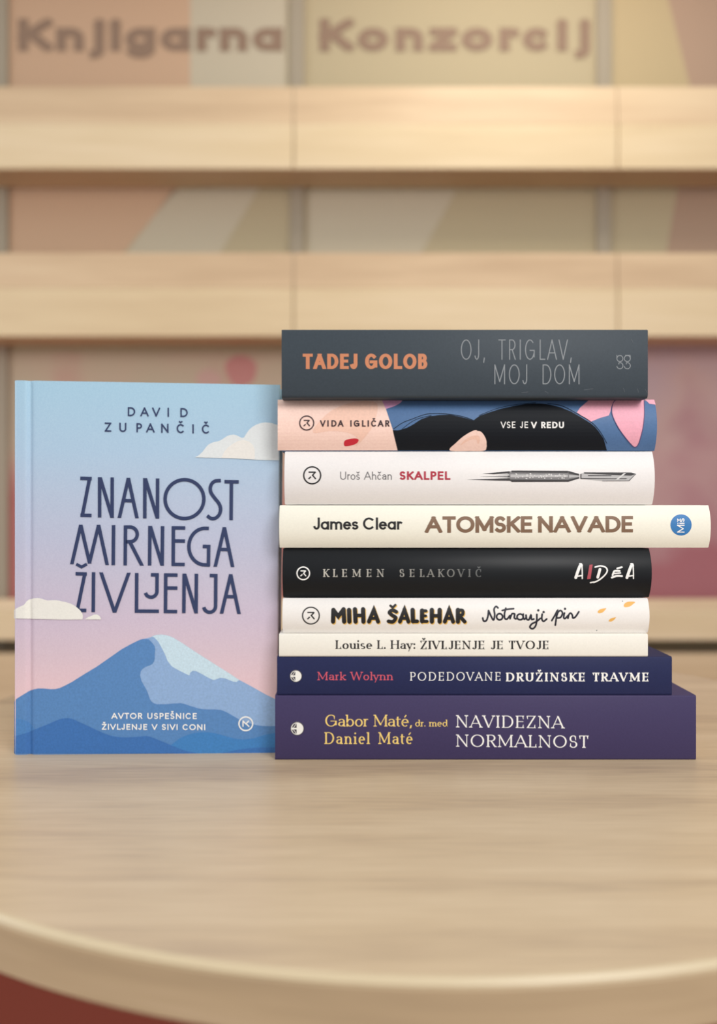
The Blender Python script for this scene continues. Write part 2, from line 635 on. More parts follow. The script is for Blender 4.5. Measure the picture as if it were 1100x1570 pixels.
def mural(name, cols, zlo, zhi, k):
    """soft printed blooms: a slow noise that leans to the last colours lower down the sheet"""
    m = mat(name, cols[0], 0.7, 0.2)
    nt = m.node_tree
    t = nt.nodes.new('ShaderNodeTexCoord')
    n = nt.nodes.new('ShaderNodeTexNoise')
    n.inputs['Scale'].default_value = 5.0
    n.inputs['Detail'].default_value = 2
    sp = nt.nodes.new('ShaderNodeSeparateXYZ')
    mr = nt.nodes.new('ShaderNodeMapRange')
    mr.inputs['From Min'].default_value = zhi
    mr.inputs['From Max'].default_value = zlo
    mx = nt.nodes.new('ShaderNodeMath')
    mx.operation = 'MULTIPLY_ADD'
    mx.inputs[1].default_value = k
    rp = nt.nodes.new('ShaderNodeValToRGB')
    e = rp.color_ramp.elements
    for i, c in enumerate(cols):
        p = 0.30 + 0.75 * i / (len(cols) - 1)
        q = e[i] if i < 2 else e.new(min(1, p))
        q.position = min(1, p)
        q.color = (*lin(c), 1)
    nt.links.new(t.outputs['Object'], n.inputs['Vector'])
    nt.links.new(t.outputs['Object'], sp.inputs[0])
    nt.links.new(sp.outputs['Z'], mr.inputs['Value'])
    nt.links.new(mr.outputs[0], mx.inputs[0])
    nt.links.new(n.outputs[0], mx.inputs[2])
    nt.links.new(mx.outputs[0], rp.inputs[0])
    nt.links.new(rp.outputs[0], nt.nodes['Principled BSDF'].inputs['Base Color'])
    return m


m_p['bloom'] = mural('panel_print_bloom', ((196, 170, 172), (202, 170, 164), (186, 142, 144), (174, 112, 118)), .68, 1.20, .55)
m_p['bloom_left'] = mural('panel_print_bloom_left', ((196, 182, 156), (200, 180, 156), (200, 152, 140), (190, 122, 116)), .68, 1.16, .62)
lettering = mat('grey_brown_letters', (150, 124, 104), 0.6, 0.3)
P1, P2, P3 = panels[1], panels[2], panels[3]
pr = lambda n, polys, m, par, l=.0005: printed(n, polys, SB, m_p[m], par, l)
pr('colour_shape', [[(14, -60), (292, -60), (292, 150), (272, 290), (262, 300), (186, 392), (14, 420)]], 'peach', P1)
pr('colour_shape', [[(292, -60), (440, -60), (440, 150), (292, 150)]], 'pale', P1)
pr('colour_shape', [[(266, 292), (400, 285), (330, 400), (190, 392)]], 'pale', P1)
pr('flower', [blob([(345, 560), (365, 545), (392, 556), (388, 585), (360, 592)])], 'rose', P1)
pr('flower', [blob([(300, 580), (318, 566), (340, 580), (320, 600)])], 'blush', P1)
pr('colour_shape', [[(14, 540), (440, 540), (440, 930), (14, 930)]], 'bloom_left', P1, .0003)
pr('colour_shape', [[(-440, 540), (-8, 540), (-8, 930), (-440, 930)]], 'bloom_left', panels[0], .0003)
pr('colour_shape', [[(472, 292), (700, 292), (640, 400), (472, 400)]], 'pale', P2)
pr('colour_shape', [[(472, 540), (905, 540), (905, 900), (472, 900)]], 'pale', P2)
pr('colour_shape', [[(942, -60), (1010, -60), (1060, 140), (942, 140)]], 'sand', P3)
pr('colour_shape', [[(1010, -60), (1380, -60), (1380, 140), (1060, 140)]], 'brown', P3)
pr('colour_shape', [[(1040, 285), (1380, 285), (1380, 400), (1020, 400)]], 'brown', P3)
pr('colour_shape', [[(942, 520), (1380, 520), (1380, 930), (942, 930)]], 'bloom', P3, .0004)
for q in text('Knjigarna', 28, 434, 79, 50, 16, 13, wf=1.22, letters=True):
    printed('sign_letter', q, SB, lettering, P1, .002)
for q in text('Konzorcij', 490, 905, 79, 50, 16, 13, wf=1.22, letters=True):
    printed('sign_letter', q, SB, lettering, P2, .002)

# ------------------------------------------------------------------ round table
TC, TR, TH = (0.0312, 0.5758), 0.314, 0.0205
m_top = wood('pale_oak_laminate', ((172, 148, 122), (203, 179, 146), (219, 197, 165)), 2.2, 34, 34, 0.34, 72, 1.0, 0.35)
m_edge = wood('pale_oak_edging', ((170, 148, 117), (186, 163, 129), (200, 177, 144)), 4, 4, 60, 0.5, 30)
m_rim = mat('painted_rim_highlight', (206, 188, 154), 0.35, 0.5)  # paler than the edging: light caught by the rounded edge, put into the colour
m_metal = mat('dark_painted_metal', (70, 68, 66), 0.4, 0.5)
tb = root('round_table', (TC[0], TC[1], 0), 'round pale oak laminate table carrying the books', 'table')


def lathe(prof, cx, cy, n=160):
    bm = bmesh.new()
    rings = []
    for r, z in prof:
        if r == 0:
            rings.append([bm.verts.new((cx, cy, z))])
        else:
            rings.append([bm.verts.new((cx + r * math.cos(2 * PI * i / n), cy + r * math.sin(2 * PI * i / n), z)) for i in range(n)])
    for A, B in zip(rings, rings[1:]):
        if len(A) == 1 and len(B) == 1:
            continue
        for i in range(n):
            j = (i + 1) % n
            if len(A) == 1:
                bm.faces.new((A[0], B[i], B[j]))
            elif len(B) == 1:
                bm.faces.new((A[i], A[j], B[0]))
            else:
                bm.faces.new((A[i], A[j], B[j], B[i]))
    return bm


top = put('tabletop', lathe([(0, TABLE_Z), (TR - .0024, TABLE_Z), (TR - .0026, TABLE_Z - .002), (0, TABLE_Z - .002)], *TC), m_top, tb, .5)
put('edge_band', lathe([(TR - .0035, TABLE_Z - .0021), (TR - .0008, TABLE_Z - .0021), (TR, TABLE_Z - .003), (TR, TABLE_Z - TH + .0015),
                        (TR - .0015, TABLE_Z - TH), (0, TABLE_Z - TH), (0, TABLE_Z - .0021), (TR - .0035, TABLE_Z - .0021)], *TC), m_edge, top, .5)
put('edge_rim', lathe([(TR - .0024, TABLE_Z), (TR - .0014, TABLE_Z - .0003), (TR - .0006, TABLE_Z - .0012), (TR - .0003, TABLE_Z - .0021),
                       (TR - .0025, TABLE_Z - .0021), (TR - .0024, TABLE_Z)], *TC), m_rim, top, .5)
put('column', lathe([(0, TABLE_Z - TH), (.05, TABLE_Z - TH), (.05, TABLE_Z - TH - .006), (.028, TABLE_Z - TH - .01), (.028, .04), (.04, .022), (0, .022)], *TC, 48), m_metal, tb, .5)
put('base_plate', lathe([(0, .022), (.18, .018), (.20, .012), (.20, 0), (0, 0)], *TC, 96), m_metal, tb, .5)

# ------------------------------------------------------------------ books of the stack
m_pages = wood('book_pages', ((216, 206, 188), (228, 220, 204), (236, 230, 216)), 3, 3, 1800, 0.8, 20)


class Book:
    def __init__(s, label, L, R, T, B, mcov, kind, bulge=0.0, depth=.145, dy=0.0, chamfer=.0, mspine=None):
        s.Y0 = Y_STACK + dy
        s.L, s.R, s.T, s.B = L, R, T, B
        s.zt, s.zb = [CAM_Z - (q - PY0) * Y_STACK / F for q in (T, B)]
        if dy < -.005:
            s.zt = CAM_Z - (T - PY0) * s.Y0 / F
        if B == 1165:
            s.zb = TABLE_Z
        s.xl, s.xr = (L - PX0) * s.Y0 / F, (R - PX0) * s.Y0 / F
        s.bulge = bulge
        zc, hh = (s.zt + s.zb) / 2, (s.zt - s.zb) / 2
        s.zc, s.hh = zc, hh
        s.surf = (lambda x, z: s.Y0 + bulge * min(1.3, abs((z - zc) / hh)) ** 2.2) if bulge else (lambda x, z: s.Y0)
        s.root = root('book', ((s.xl + s.xr) / 2, s.Y0 + depth / 2, s.zb), label, 'book', 'books lying in the stack')
        yb = s.Y0 + depth
        if kind == 'hard':
            t = .0024
            n = 18
            edge = s.Y0 + bulge * .93
            out = [(yb, s.zt), (edge + .011, s.zt), (edge + .008, s.zt - .0009), (edge + .005, s.zt - .0002)]
            inn = [(yb, s.zt - t), (edge + .006, s.zt - t)]
            for i in range(n + 1):
                a = 1 - 2 * i / n
                z = zc + a * (hh - .0002)
                y = s.surf(0, z)
                out.append((y, z))
                inn.append((y + t * .9, zc + a * (hh - t)))
            out += [(edge + .005, s.zb + .0002), (edge + .008, s.zb + .0009), (edge + .011, s.zb), (yb, s.zb)]
            inn += [(edge + .006, s.zb + t), (yb, s.zb + t)]
            prof = out + inn[::-1]
            put('cover', extrude_profile(prof, 'x', s.xl, s.xr, .0005), mcov, s.root, .5)
            # pages follow the rounded back inside the case
            pg = [(yb - .003, s.zb + t), (yb - .003, s.zt - t)]
            for i in range(n + 1):
                a = 1 - 2 * i / n
                pg.append((s.surf(0, zc + a * hh) + .0032, zc + a * (hh - t)))
            put('page_block', extrude_profile(pg, 'x', s.xl + .003, s.xr - .003), m_pages, s.root, .5)
        else:
            t = .0006
            r = .0010
            cb = chamfer or r
            out = [(yb, s.zt), (s.Y0 + r, s.zt), (s.Y0 + r * .3, s.zt - r * .3), (s.Y0, s.zt - r),
                   (s.Y0, s.zb + cb), (s.Y0 + cb * .25, s.zb + cb * .35), (s.Y0 + cb * .7, s.zb), (yb, s.zb)]
            inn = [(yb, s.zt - t), (s.Y0 + r + t, s.zt - t), (s.Y0 + t, s.zt - r - t), (s.Y0 + t, s.zb + cb + t * .5),
                   (s.Y0 + cb + t * .5, s.zb + t), (yb, s.zb + t)]
            put('cover', extrude_profile(out + inn[::-1], 'x', s.xl, s.xr, .0001), mcov, s.root, .6)
            put('page_block', box_bm(s.xl + .0004, s.xr - .0004, s.Y0 + max(cb, r) + .0012, yb - .0003, s.zb + t, s.zt - t), m_pages, s.root)
        s.cuts = [T + (B - T) * i / 14 for i in range(1, 14)] if bulge else []

    def ink(s, name, polys, m, lift=.00006, label=None):
        return printed(name, polys, s.surf, m, s.root, lift, s.cuts, 'y', label)


def emblem(cx, cy, r, t, inner=1.0):
    k = r / 14.1
    polys = ring(cx, cy, r, t)
    w = 2.1 * k * inner
    polys += ribbon([(cx - 5.6 * k, cy - 4.9 * k), (cx + 5.2 * k, cy - 4.9 * k)], lambda a, b: w)
    polys += ribbon([(cx + 5.2 * k, cy - 5.2 * k), (cx + .6 * k, cy - .2 * k), (cx + 5.6 * k, cy + 5.7 * k)], lambda a, b: w)
    polys += ribbon([(cx - 5.6 * k, cy + 5.7 * k), (cx - 1.8 * k, cy + 2.0 * k)], lambda a, b: w)
    return polys


ink_black = mat('black_ink', (24, 22, 24), 0.5)
ink_white = mat('white_ink', (244, 243, 240), 0.5)
ink_grey = mat('grey_ink', (132, 136, 138), 0.5)

# --- purple book at the bottom
bk = Book('thick purple paperback with yellow and white serif lettering, lowest book of the stack', 422, 1068, 1066, 1165,
          paper('purple_cover', (64, 56, 94), 0.5, 0.22), 'paper', depth=.158)
m_y = mat('yellow_ink', (240, 208, 122), 0.5)
A = text('Gabor Maté,', 499, 632, 1113.8, 18, 2.5, 1.0, wf=1.02, serif=.07, dbl=True)
A += text('dr. med', 637, 686, 1113.8, 10.5, 1.6, .8, wf=1.05, serif=.075)
A += text('Daniel Maté', 499, 633, 1140.6, 18, 2.5, 1.05, wf=.86, serif=.075, dbl=True)
bk.ink('author_lettering', A, m_y, label='pale yellow serif author lettering')
bk.ink('title_lettering', text('NAVIDEZNA', 701, 865, 1115.2, 18.8, 2.5, 1.05, serif=.08, wf=1.0, slope=.009)
       + text('NORMALNOST', 701, 903, 1144.8, 18.8, 2.5, 1.05, serif=.075, wf=1.05, slope=.009), ink_white, label='white serif title lettering')
m_silver = mat('silver_ink', (240, 239, 234), 0.35, 0.6)
m_dk = mat('dark_grey_ink', (66, 62, 72), 0.5)


def globe(bk, cx, cy, r):
    e = bk.ink('publisher_emblem', [disc(cx, cy, r, 30)], m_silver, label='round silver emblem with dark cross pattern')
    q = ring(cx, cy, r, 1.0, 30)
    q += [[(cx - 1, cy - 1.2), (cx - .8 * r, cy - 1.2), (cx - .55 * r, cy - .6 * r), (cx - 1, cy - .82 * r)],
          [(cx - 1, cy + 1.2), (cx - .8 * r, cy + 1.2), (cx - .55 * r, cy + .6 * r), (cx - 1, cy + .82 * r)]]
    bk.ink('emblem_pattern', q, m_dk, .00012)
    q = pen([(cx - .75 * r, cy - .1 * r), (cx - .45 * r, cy - .25 * r), (cx - .15 * r, cy - .75 * r)], .8)
    q += pen([(cx - .75 * r, cy + .1 * r), (cx - .45 * r, cy + .25 * r), (cx - .15 * r, cy + .75 * r)], .8)
    bk.ink('emblem_pattern', q, m_silver, .0002)


globe(bk, 456, 1117, 10.6)

# --- navy book
bk = Book('navy paperback with red author name and white serif title, second from the stack bottom', 425, 1031, 1007, 1066,
          paper('navy_cover', (34, 40, 80), 0.5, 0.22), 'paper', depth=.150, dy=.0004)
bk.ink('author_lettering', text('Mark Wolynn', 488, 602, 1042.8, 12.8, 1.9, .9, wf=1.05, serif=.09, dbl=True), mat('coral_ink', (206, 84, 104), 0.5), label='coral red author lettering')
bk.ink('title_lettering', text('PODEDOVANE', 630, 768, 1043.6, 13.2, 1.6, .9, serif=.07, wf=.92)
       + text('DRUŽINSKE TRAVME', 777, 995, 1044.6, 13.4, 3.0, 1.2, serif=.07, wf=.95), ink_white, label='white serif title lettering')
globe(bk, 454, 1036.5, 9.6)

# --- thin white paperback
bk = Book('thin cream white paperback with small black serif title, directly on the navy book', 428, 994, 972, 1007,
          paper('cream_white_cover', (238, 234, 224), 0.5, 0.35, .02), 'paper', depth=.135, dy=.0002)
bk.ink('title_lettering', text('Louise L. Hay:', 515.5, 637, 995, 13.4, 2.5, .85, serif=.08, dbl=True, wf=1.02)
       + text('ŽIVLJENJE JE TVOJE', 645, 842, 995.3, 13, 2.7, .85, serif=.08, wf=.98), ink_black, label='black serif lettering')

# --- white book with petals
bk = Book('white hardback with chunky black hand lettering and three orange petals', 433, 997, 917.5, 972,
          paper('warm_white_cover', (238, 234, 230), 0.5, 0.35, .02), 'hard', .0036, .142)
bk.ink('publisher_emblem', emblem(477, 943.8, 13.8, 1.9), ink_black)
# chunky hand lettering, letter by letter
CH = []
def seg(*pts, w=6.6):
    global CH
    CH += pen(list(pts), w, smooth=len(pts) > 3, ends=True)
    if len(pts) == 3:
        CH.append(disc(pts[1][0], pts[1][1], w / 2))
seg((511, 953), (511.5, 935)); seg((511.5, 935), (519, 945), (527, 934), w=6.2); seg((527, 934), (528, 953))
seg((535.5, 935), (536, 953))
seg((544.5, 934), (545.5, 953)); seg((557, 934), (557.5, 953)); seg((546, 943.5), (557, 943.5), w=5.6)
seg((566, 953), (573.5, 935), (580, 953), w=6.2); seg((569, 948), (577, 948), w=4.6)
seg((608, 938), (602, 935.5), (597.5, 939), (602, 943.5), (607, 947), (603, 953), (596, 952.5), w=5.6)
seg((599, 928.5), (602.5, 931.5), (606.5, 927.5), w=3.6)
seg((613.5, 953), (620.5, 934.5), (626.5, 953), w=6.2); seg((616, 948), (624, 948), w=4.6)
seg((633, 935), (633.5, 952.5)); seg((634, 952.5), (640, 952.5), w=5.8)
seg((647.5, 936), (647.5, 952.5)); seg((648, 936.5), (653.5, 936.5), w=4.8); seg((648, 944.3), (653, 944.3), w=4.4); seg((648, 952.6), (655, 952.6), w=5)
seg((662.5, 935), (662.5, 953)); seg((674.5, 935), (674.5, 953)); seg((664, 944), (674, 944), w=5.6)
seg((682.5, 953), (689, 934.5), (695, 953), w=6.2); seg((685, 948), (693, 948), w=4.6)
seg((702.5, 935), (702.5, 953)); seg((703, 935.5), (709.5, 936), (709.5, 942), (704, 944), w=5); seg((705.5, 945), (712.8, 953), w=5.8)
m_gold = mat('golden_yellow_ink', (232, 186, 92), 0.5)
bk.ink('author_shadow', [[(p[0] + 1.1, p[1] + 1.5) for p in f] for f in CH], m_gold, .00005, 'golden offset behind the black letters')
bk.ink('author_lettering', CH, ink_black, .00012)
SC = []
for path in [
    [(740.6, 947.5), (742, 952), (746, 951.5), (748.5, 945), (749.5, 936)],
    [(749.5, 936), (753, 944), (757, 950.5), (759, 943), (758, 934), (761, 929.8), (764, 932)],
    arc(766.5, 945.6, 4.6, 4.8, -60, 310, 10),
    [(776, 932.5), (774, 941), (774.5, 948), (778, 949), (782, 944)],
    [(770.5, 936), (779, 934), (788, 933.2)],
    [(782.5, 948.5), (784.5, 943), (786, 940.8), (789.5, 941.5), (789, 947), (791.5, 948.8)],
    arc(798, 945.8, 4.8, 4.4, -40, 310, 10),
    [(802.8, 941.5), (802.6, 946), (804.5, 949.4), (807, 947)],
    [(807, 943), (808, 949), (811.5, 950), (814.5, 943), (815.5, 949.5), (819, 949)],
    [(823.6, 942), (823.4, 952), (821.5, 960), (817, 964), (813, 961.5), (816, 956.5), (823, 953), (829, 948)],
    [(831.8, 941.5), (831.3, 949), (834, 952.6), (838.7, 949)],
    [(846.5, 951.5), (851, 944), (855.3, 936), (853.5, 947), (852, 958.5)],
    [(853.5, 947), (856, 939), (860, 936), (863, 940), (860, 946.5), (854.5, 947.5)],
    [(866, 939.8), (864.8, 946.5), (867, 948.3), (871, 944)],
    [(871.3, 948), (873, 942), (875.5, 940), (878, 943), (879, 947.5), (883, 945.5), (888, 938)],
]:
    SC += pen(path, 2.7)
for p in ((825.8, 935.8), (834, 938.4), (866.8, 933.4)):
    SC.append(disc(p[0], p[1], 1.9))
bk.ink('title_lettering', SC, mat('ink_navy_black', (30, 30, 44), 0.5), label='black script lettering')
for q in ([(916.7, 938.4), (919.5, 934.8), (925, 932.9), (930, 932.6), (928, 935.6), (924.5, 938.8), (919.5, 940.2)],
          [(956.8, 929), (959, 924.6), (965, 922.4), (974.2, 922.9), (971, 926.4), (966, 929.8), (959.5, 931)],
          [(933.6, 951.8), (936.2, 948.8), (940, 947.2), (944.8, 946.4), (943, 949.4), (939.5, 952.2), (935.8, 953)]):
    bk.ink('orange_petal', [blob(q)], mat('orange_ink', (234, 178, 92), 0.5))
for q in ((955, 921.6), (915.5, 966.5)):
    bk.ink('small_mark', [disc(q[0], q[1], .9, 8)], ink_grey)

# --- black book
bk = Book('matte black hardback with faded grey lettering and a white and red brushed title', 433, 1000.5, 840.5, 917.5,
          bumpy(mat('black_matte_cover', (19, 22, 26), 0.42, 0.24), 700, .06, .0001), 'hard', .0052, .148)
bk.ink('publisher_emblem', emblem(465.3, 879, 10.6, 1.9, 1.1), ink_white)
m_fade = mat('faded_grey_ink', (150, 148, 142), 0.5)          # the print itself pales from left to right
nt = m_fade.node_tree
t = nt.nodes.new('ShaderNodeTexCoord')
sp = nt.nodes.new('ShaderNodeSeparateXYZ')
mr = nt.nodes.new('ShaderNodeMapRange')
rp = nt.nodes.new('ShaderNodeValToRGB')
nt.links.new(t.outputs['Object'], sp.inputs[0])
nt.links.new(sp.outputs['X'], mr.inputs['Value'])
cx_ = (bk.xl + bk.xr) / 2
mr.inputs['From Min'].default_value = (496 - PX0) * bk.Y0 / F - cx_
mr.inputs['From Max'].default_value = (740 - PX0) * bk.Y0 / F - cx_
rp.color_ramp.elements[0].color = (*lin((196, 192, 182)), 1)
rp.color_ramp.elements[1].color = (*lin((92, 95, 96)), 1)
nt.links.new(mr.outputs[0], rp.inputs[0])
nt.links.new(rp.outputs[0], nt.nodes['Principled BSDF'].inputs['Base Color'])
bk.ink('author_lettering', text('KLEMEN SELAKOVIČ', 496.5, 740, 884.6, 12.2, 2.1, .8, serif=.075, wf=.86), m_fade)
W = []
for ox in (0, 78.5):
    W += pen([(889.5 + ox, 868), (886.5 + ox, 876), (883.3 + ox, 885.6)], 4.4)
    W += pen([(889.6 + ox, 864.6), (892 + ox, 865), (892.8 + ox, 867.5)], 2.6)
    W += pen([(892.6 + ox, 866.4), (893.2 + ox, 876), (893.3 + ox, 887)], 1.9)
    W += pen([(885 + ox, 883.6), (893.4 + ox, 882.2)], 2.0)
W += pen([(920.4, 873), (918.5, 880), (917, 885)], 4.2)
W += pen([(913, 869.4), (921.3, 867.6), (929, 869.8), (931.6, 875), (927.8, 881.8), (919, 889.2), (911, 893)], 2.2) + pen([(905.8, 893.2), (912, 892.4)], 2.2)
W += pen([(946.9, 871.4), (954, 869.6)], 2.6) + pen([(950.7, 875.4), (943, 875.4), (941, 878.5), (939.8, 881.8)], 2.8)
W += pen([(942, 879.2), (951.8, 878.4)], 2.2) + pen([(938.7, 885.4), (946.4, 882.9), (954, 883.2)], 3.0)
bk.ink('title_lettering', W, ink_white, label='white brushed title letters')
bk.ink('title_letter', [[(904.4, 866), (909.2, 865.4), (906, 887.6), (900.6, 888)]], mat('red_brush_ink', (178, 78, 88), 0.6), label='single red brushed letter')

# --- long cream book
bk = Book('cream hardback with brown capital title and round blue emblem, sticking out furthest right', 428, 1091, 774, 840.5,
          paper('cream_cover', (242, 239, 224), 0.5, 0.35, .02), 'hard', .0036, .152)
bk.ink('author_lettering', text('James Clear', 480.5, 617, 812, 18.6, 3.4, 3.0, wf=1.02), ink_black)
bk.ink('title_lettering', text('ATOMSKE NAVADE', 652, 971, 817, 25.4, 5.8, 5.2, wf=.96, slope=-.002), mat('brown_ink', (128, 100, 78), 0.5), label='brown capital title lettering')
bk.ink('publisher_emblem', [disc(1044.8, 804.8, 16.3, 36)], mat('blue_ink', (52, 122, 184), 0.5), label='round blue emblem')
bk.ink('emblem_lettering', text('Miš', 816.5, 792, 1050, 11.5, 1.5, wf=1.0, rot=True, gap=1.6), ink_white, .00014)

# --- white book with scalpel
bk = Book('white hardback with grey and red lettering and a drawn scalpel on its spine', 436, 1005, 691, 774,
          paper('white_cover', (238, 235, 233), 0.45, 0.4, .02), 'hard', .0046, .146)
bk.ink('publisher_emblem', emblem(478.9, 728.8, 14.1, 2.2), ink_black)
bk.ink('author_lettering', text('Uroš Ahčan', 522, 601, 735.6, 12.6, 1.25, wf=.92, dbl=True), mat('dark_grey_text_ink', (92, 90, 92), 0.5))
bk.ink('title_lettering', text('SKALPEL', 613, 691, 735.8, 13.2, 3.1, 2.7, wf=.92), mat('crimson_ink', (176, 44, 66), 0.5), label='crimson title lettering')
g1, g2, g3, g4 = (mat('pencil_%s' % n, c, 0.6) for n, c in (('dark', (62, 60, 62)), ('mid', (134, 133, 134)), ('light', (190, 189, 189)), ('pale', (222, 221, 220))))
sc = bk.ink('scalpel_drawing', [[(785, 721.4), (871.5, 721.8), (888.5, 726.6), (889, 733.6), (872, 738.8), (785, 739), (779, 735.5), (779, 725)]], g2, label='grey pencil drawing of a scalpel')
bk.ink('scalpel_shading', [[(785, 721.4), (871.5, 721.8), (871.5, 725), (785, 724.4)], [(783, 735.2), (872, 735.6), (872, 738.8), (785, 739)],
                           [(740, 726.2), (782, 722.4), (782, 725.6), (758, 727.2)], [(735, 730.6), (782, 730.2), (782, 731.6)],
                           [(716, 735.4), (782, 733.4), (784, 737.2), (760, 736.8)], [(872, 722), (888.5, 726.8), (888.5, 729), (872, 726)],
                           [(872, 735.4), (888.5, 731.6), (888.5, 733.6), (872, 738.6)]], g1, .00012)
rn = random.Random(3)
bk.ink('scalpel_highlight', [[(783, 727.4), (871, 727.8), (871, 731.6), (783, 732)], [(873, 728), (888, 729.2), (888, 731), (873, 732.6)], [(760, 728.4), (781, 726.8), (781, 729.2)], [(757, 734), (782, 732), (782, 733)]], g3, .00016)
bk.ink('scalpel_highlight', [disc(rn.uniform(790, 868), rn.uniform(726, 734), rn.uniform(.5, 1.3), 7) for _ in range(46)], g4, .0002)
bk.ink('scalpel_blade', [[(890.5, 727), (896, 724.2), (968, 724.4), (975.5, 726.6), (965, 737.2), (924, 737.4), (891, 734.2)]], g3, .00012)
bk.ink('scalpel_shading', [[(896, 724.2), (968, 724.4), (975.5, 726.6), (968, 729.4), (896, 726.2)], [(902, 728.6), (938, 728.8), (938, 730), (902, 730)],
                           [(891, 733), (940, 733.4), (962, 733.2), (960, 734.6), (891, 734.4)], [(890.3, 727), (892, 726), (892, 734), (890.3, 734)],
                           [(974.8, 726.8), (975.8, 726.8), (965.2, 737.6), (924, 737.8), (924, 737), (964.4, 736.8)]], g1, .00018)
bk.ink('scalpel_highlight', [[(957, 725.4), (960.5, 725.4), (948, 735.4), (944, 735.6)]], g4, .00024)

# --- illustrated book
bk = Book('peach, blue and black illustrated hardback with pink petals, under the slate book', 430, 1008.5, 612.5, 691,
          paper('blue_jacket', (84, 118, 162), 0.45, 0.3), 'hard', .0046, .148)
m_peach, m_peach2 = paper('peach_print', (254, 218, 204), .5), paper('peach_shade_print', (246, 204, 184), .5)
m_pink, m_lilac, m_hair = paper('pink_print', (244, 176, 194), .5), paper('lilac_print', (226, 168, 208), .5), mat('black_hair_print', (22, 26, 32), .55, .16)
E0, E1 = 612.8, 690.6
il = bk.ink('face_print', [[(426, E0), (586, E0), (592, 627), (603, 660), (610, E1), (426, E1)]], m_peach)
bk.ink('cheek_print', [blob([(480, 663), (495, 641), (515, 626), (545, 616), (578, 618), (574, 648), (562, 668), (546, 684), (549, 673), (535, 664), (508, 661)])], m_peach2, .00010)
bk.ink('lip_print', [blob([(527.6, 680), (529.5, 675.4), (537.7, 672.8), (546.8, 672.4), (550.2, 675), (547, 680), (539, 683), (529.5, 684.2)])], mat('red_print', (206, 44, 60), .45), .00014, 'red lips')
bk.ink('petal_print', [[(585.5, E0), (618, E0), (617.4, 614), (614, 618), (605, 623), (592, 627)]], m_lilac, .00014, 'lilac petal')
hair = [(602.5, 659.6), (610, 660), (617, 658.3), (624, 656), (632, 652), (646.5, 642.6), (659, 638.5), (673.6, 636.4), (690, 636), (703, 638.5), (715.4, 641.6), (726, 645),
        (731, 641), (736.4, 637.4), (751, 632.2), (767.7, 627), (788.6, 622.4), (806, 619.6), (820, 618.6), (832, 619), (844, 620.6), (860, 624.6), (876, 631), (890, 639),
        (906, 649), (913, 655), (918, 661), (926, 673), (931, E1), (610, E1)]
bk.ink('hair_print', [hair], m_hair, .00016, 'black hair')
bk.ink('ear_print', [blob([(690, E1), (700, 678.6), (711.3, 668.8), (723.8, 661.4), (732, 659.6), (739.5, 663.5), (744.9, 672), (746.4, 680), (744, E1), (720, E1 + 1)])], m_peach, .00022)
bk.ink('ear_print', [blob([(706, 683), (714, 674), (726, 668), (735, 669), (736, 676), (733, 681), (730, 674), (720, 675)])], m_peach2, .00026)
hl = pen([(604, 657.5), (618, 648), (632, 642.6), (652.7, 635.3), (673.6, 634), (698.7, 636.4), (716, 640.5), (726, 644.5)], .8)
hl += pen([(617, 657.8), (632, 646.5), (646, 640.5), (662, 637)], .7) + pen([(735, 637), (762, 626.6), (790, 620.8), (822, 617.4)], .7)
hl += pen([(840, 618.6), (862, 622.4), (884, 633.4), (906, 646.5), (920, 661), (931, 680)], .8)
hl += pen([(732, 660), (741, 662.5), (746.6, 672), (747.6, 681), (746, 690)], 1.1)
bk.ink('hair_print', hl, m_hair, .00030)
bk.ink('petal_print', [[(904, E0), (944, E0), (940, 619), (938, 623), (936.4, 631), (934, 637), (920, 641), (905.6, 647), (896, 640), (885, 632.4), (890, 625)]], m_pink, .00010, 'pink petal')
P2_ = [(946, E0), (988, E0), (988.4, 635), (986.4, 655), (981.4, 675), (978, 683), (974.5, 685.6), (970.5, 684), (960, 672), (948, 655), (940, 638), (938.6, 627), (941, 617)]
bk.ink('petal_print', [P2_], m_pink, .00012, 'pink petal')
bk.ink('petal_outline', pen(P2_[1:] + [P2_[0]], 1.0), mat('plum_ink', (86, 70, 120), .5), .00032)
bk.ink('petal_print', [[(990, E0), (1003.6, E0), (1005, 618), (1006, 620.6), (996, 619)]], m_pink, .00012, 'pink petal')
bk.ink('publisher_emblem', emblem(470.6, 648.6, 11.6, 1.7), mat('plum_black_ink', (56, 34, 40), .5), .00030)
bk.ink('author_lettering', text('VIDA IGLIČAR', 491, 597.5, 654.2, 9.9, 2.0, 1.8, wf=.82), mat('plum_black_text', (56, 34, 40), .5), .00030)
bk.ink('title_lettering', text('VSE JE', 768, 810, 656.4, 9.8, 1.4, wf=.85) + text('V REDU', 814.5, 865, 656.6, 9.8, 2.3, 2.0, wf=.85), ink_white, .00034, 'white title lettering')

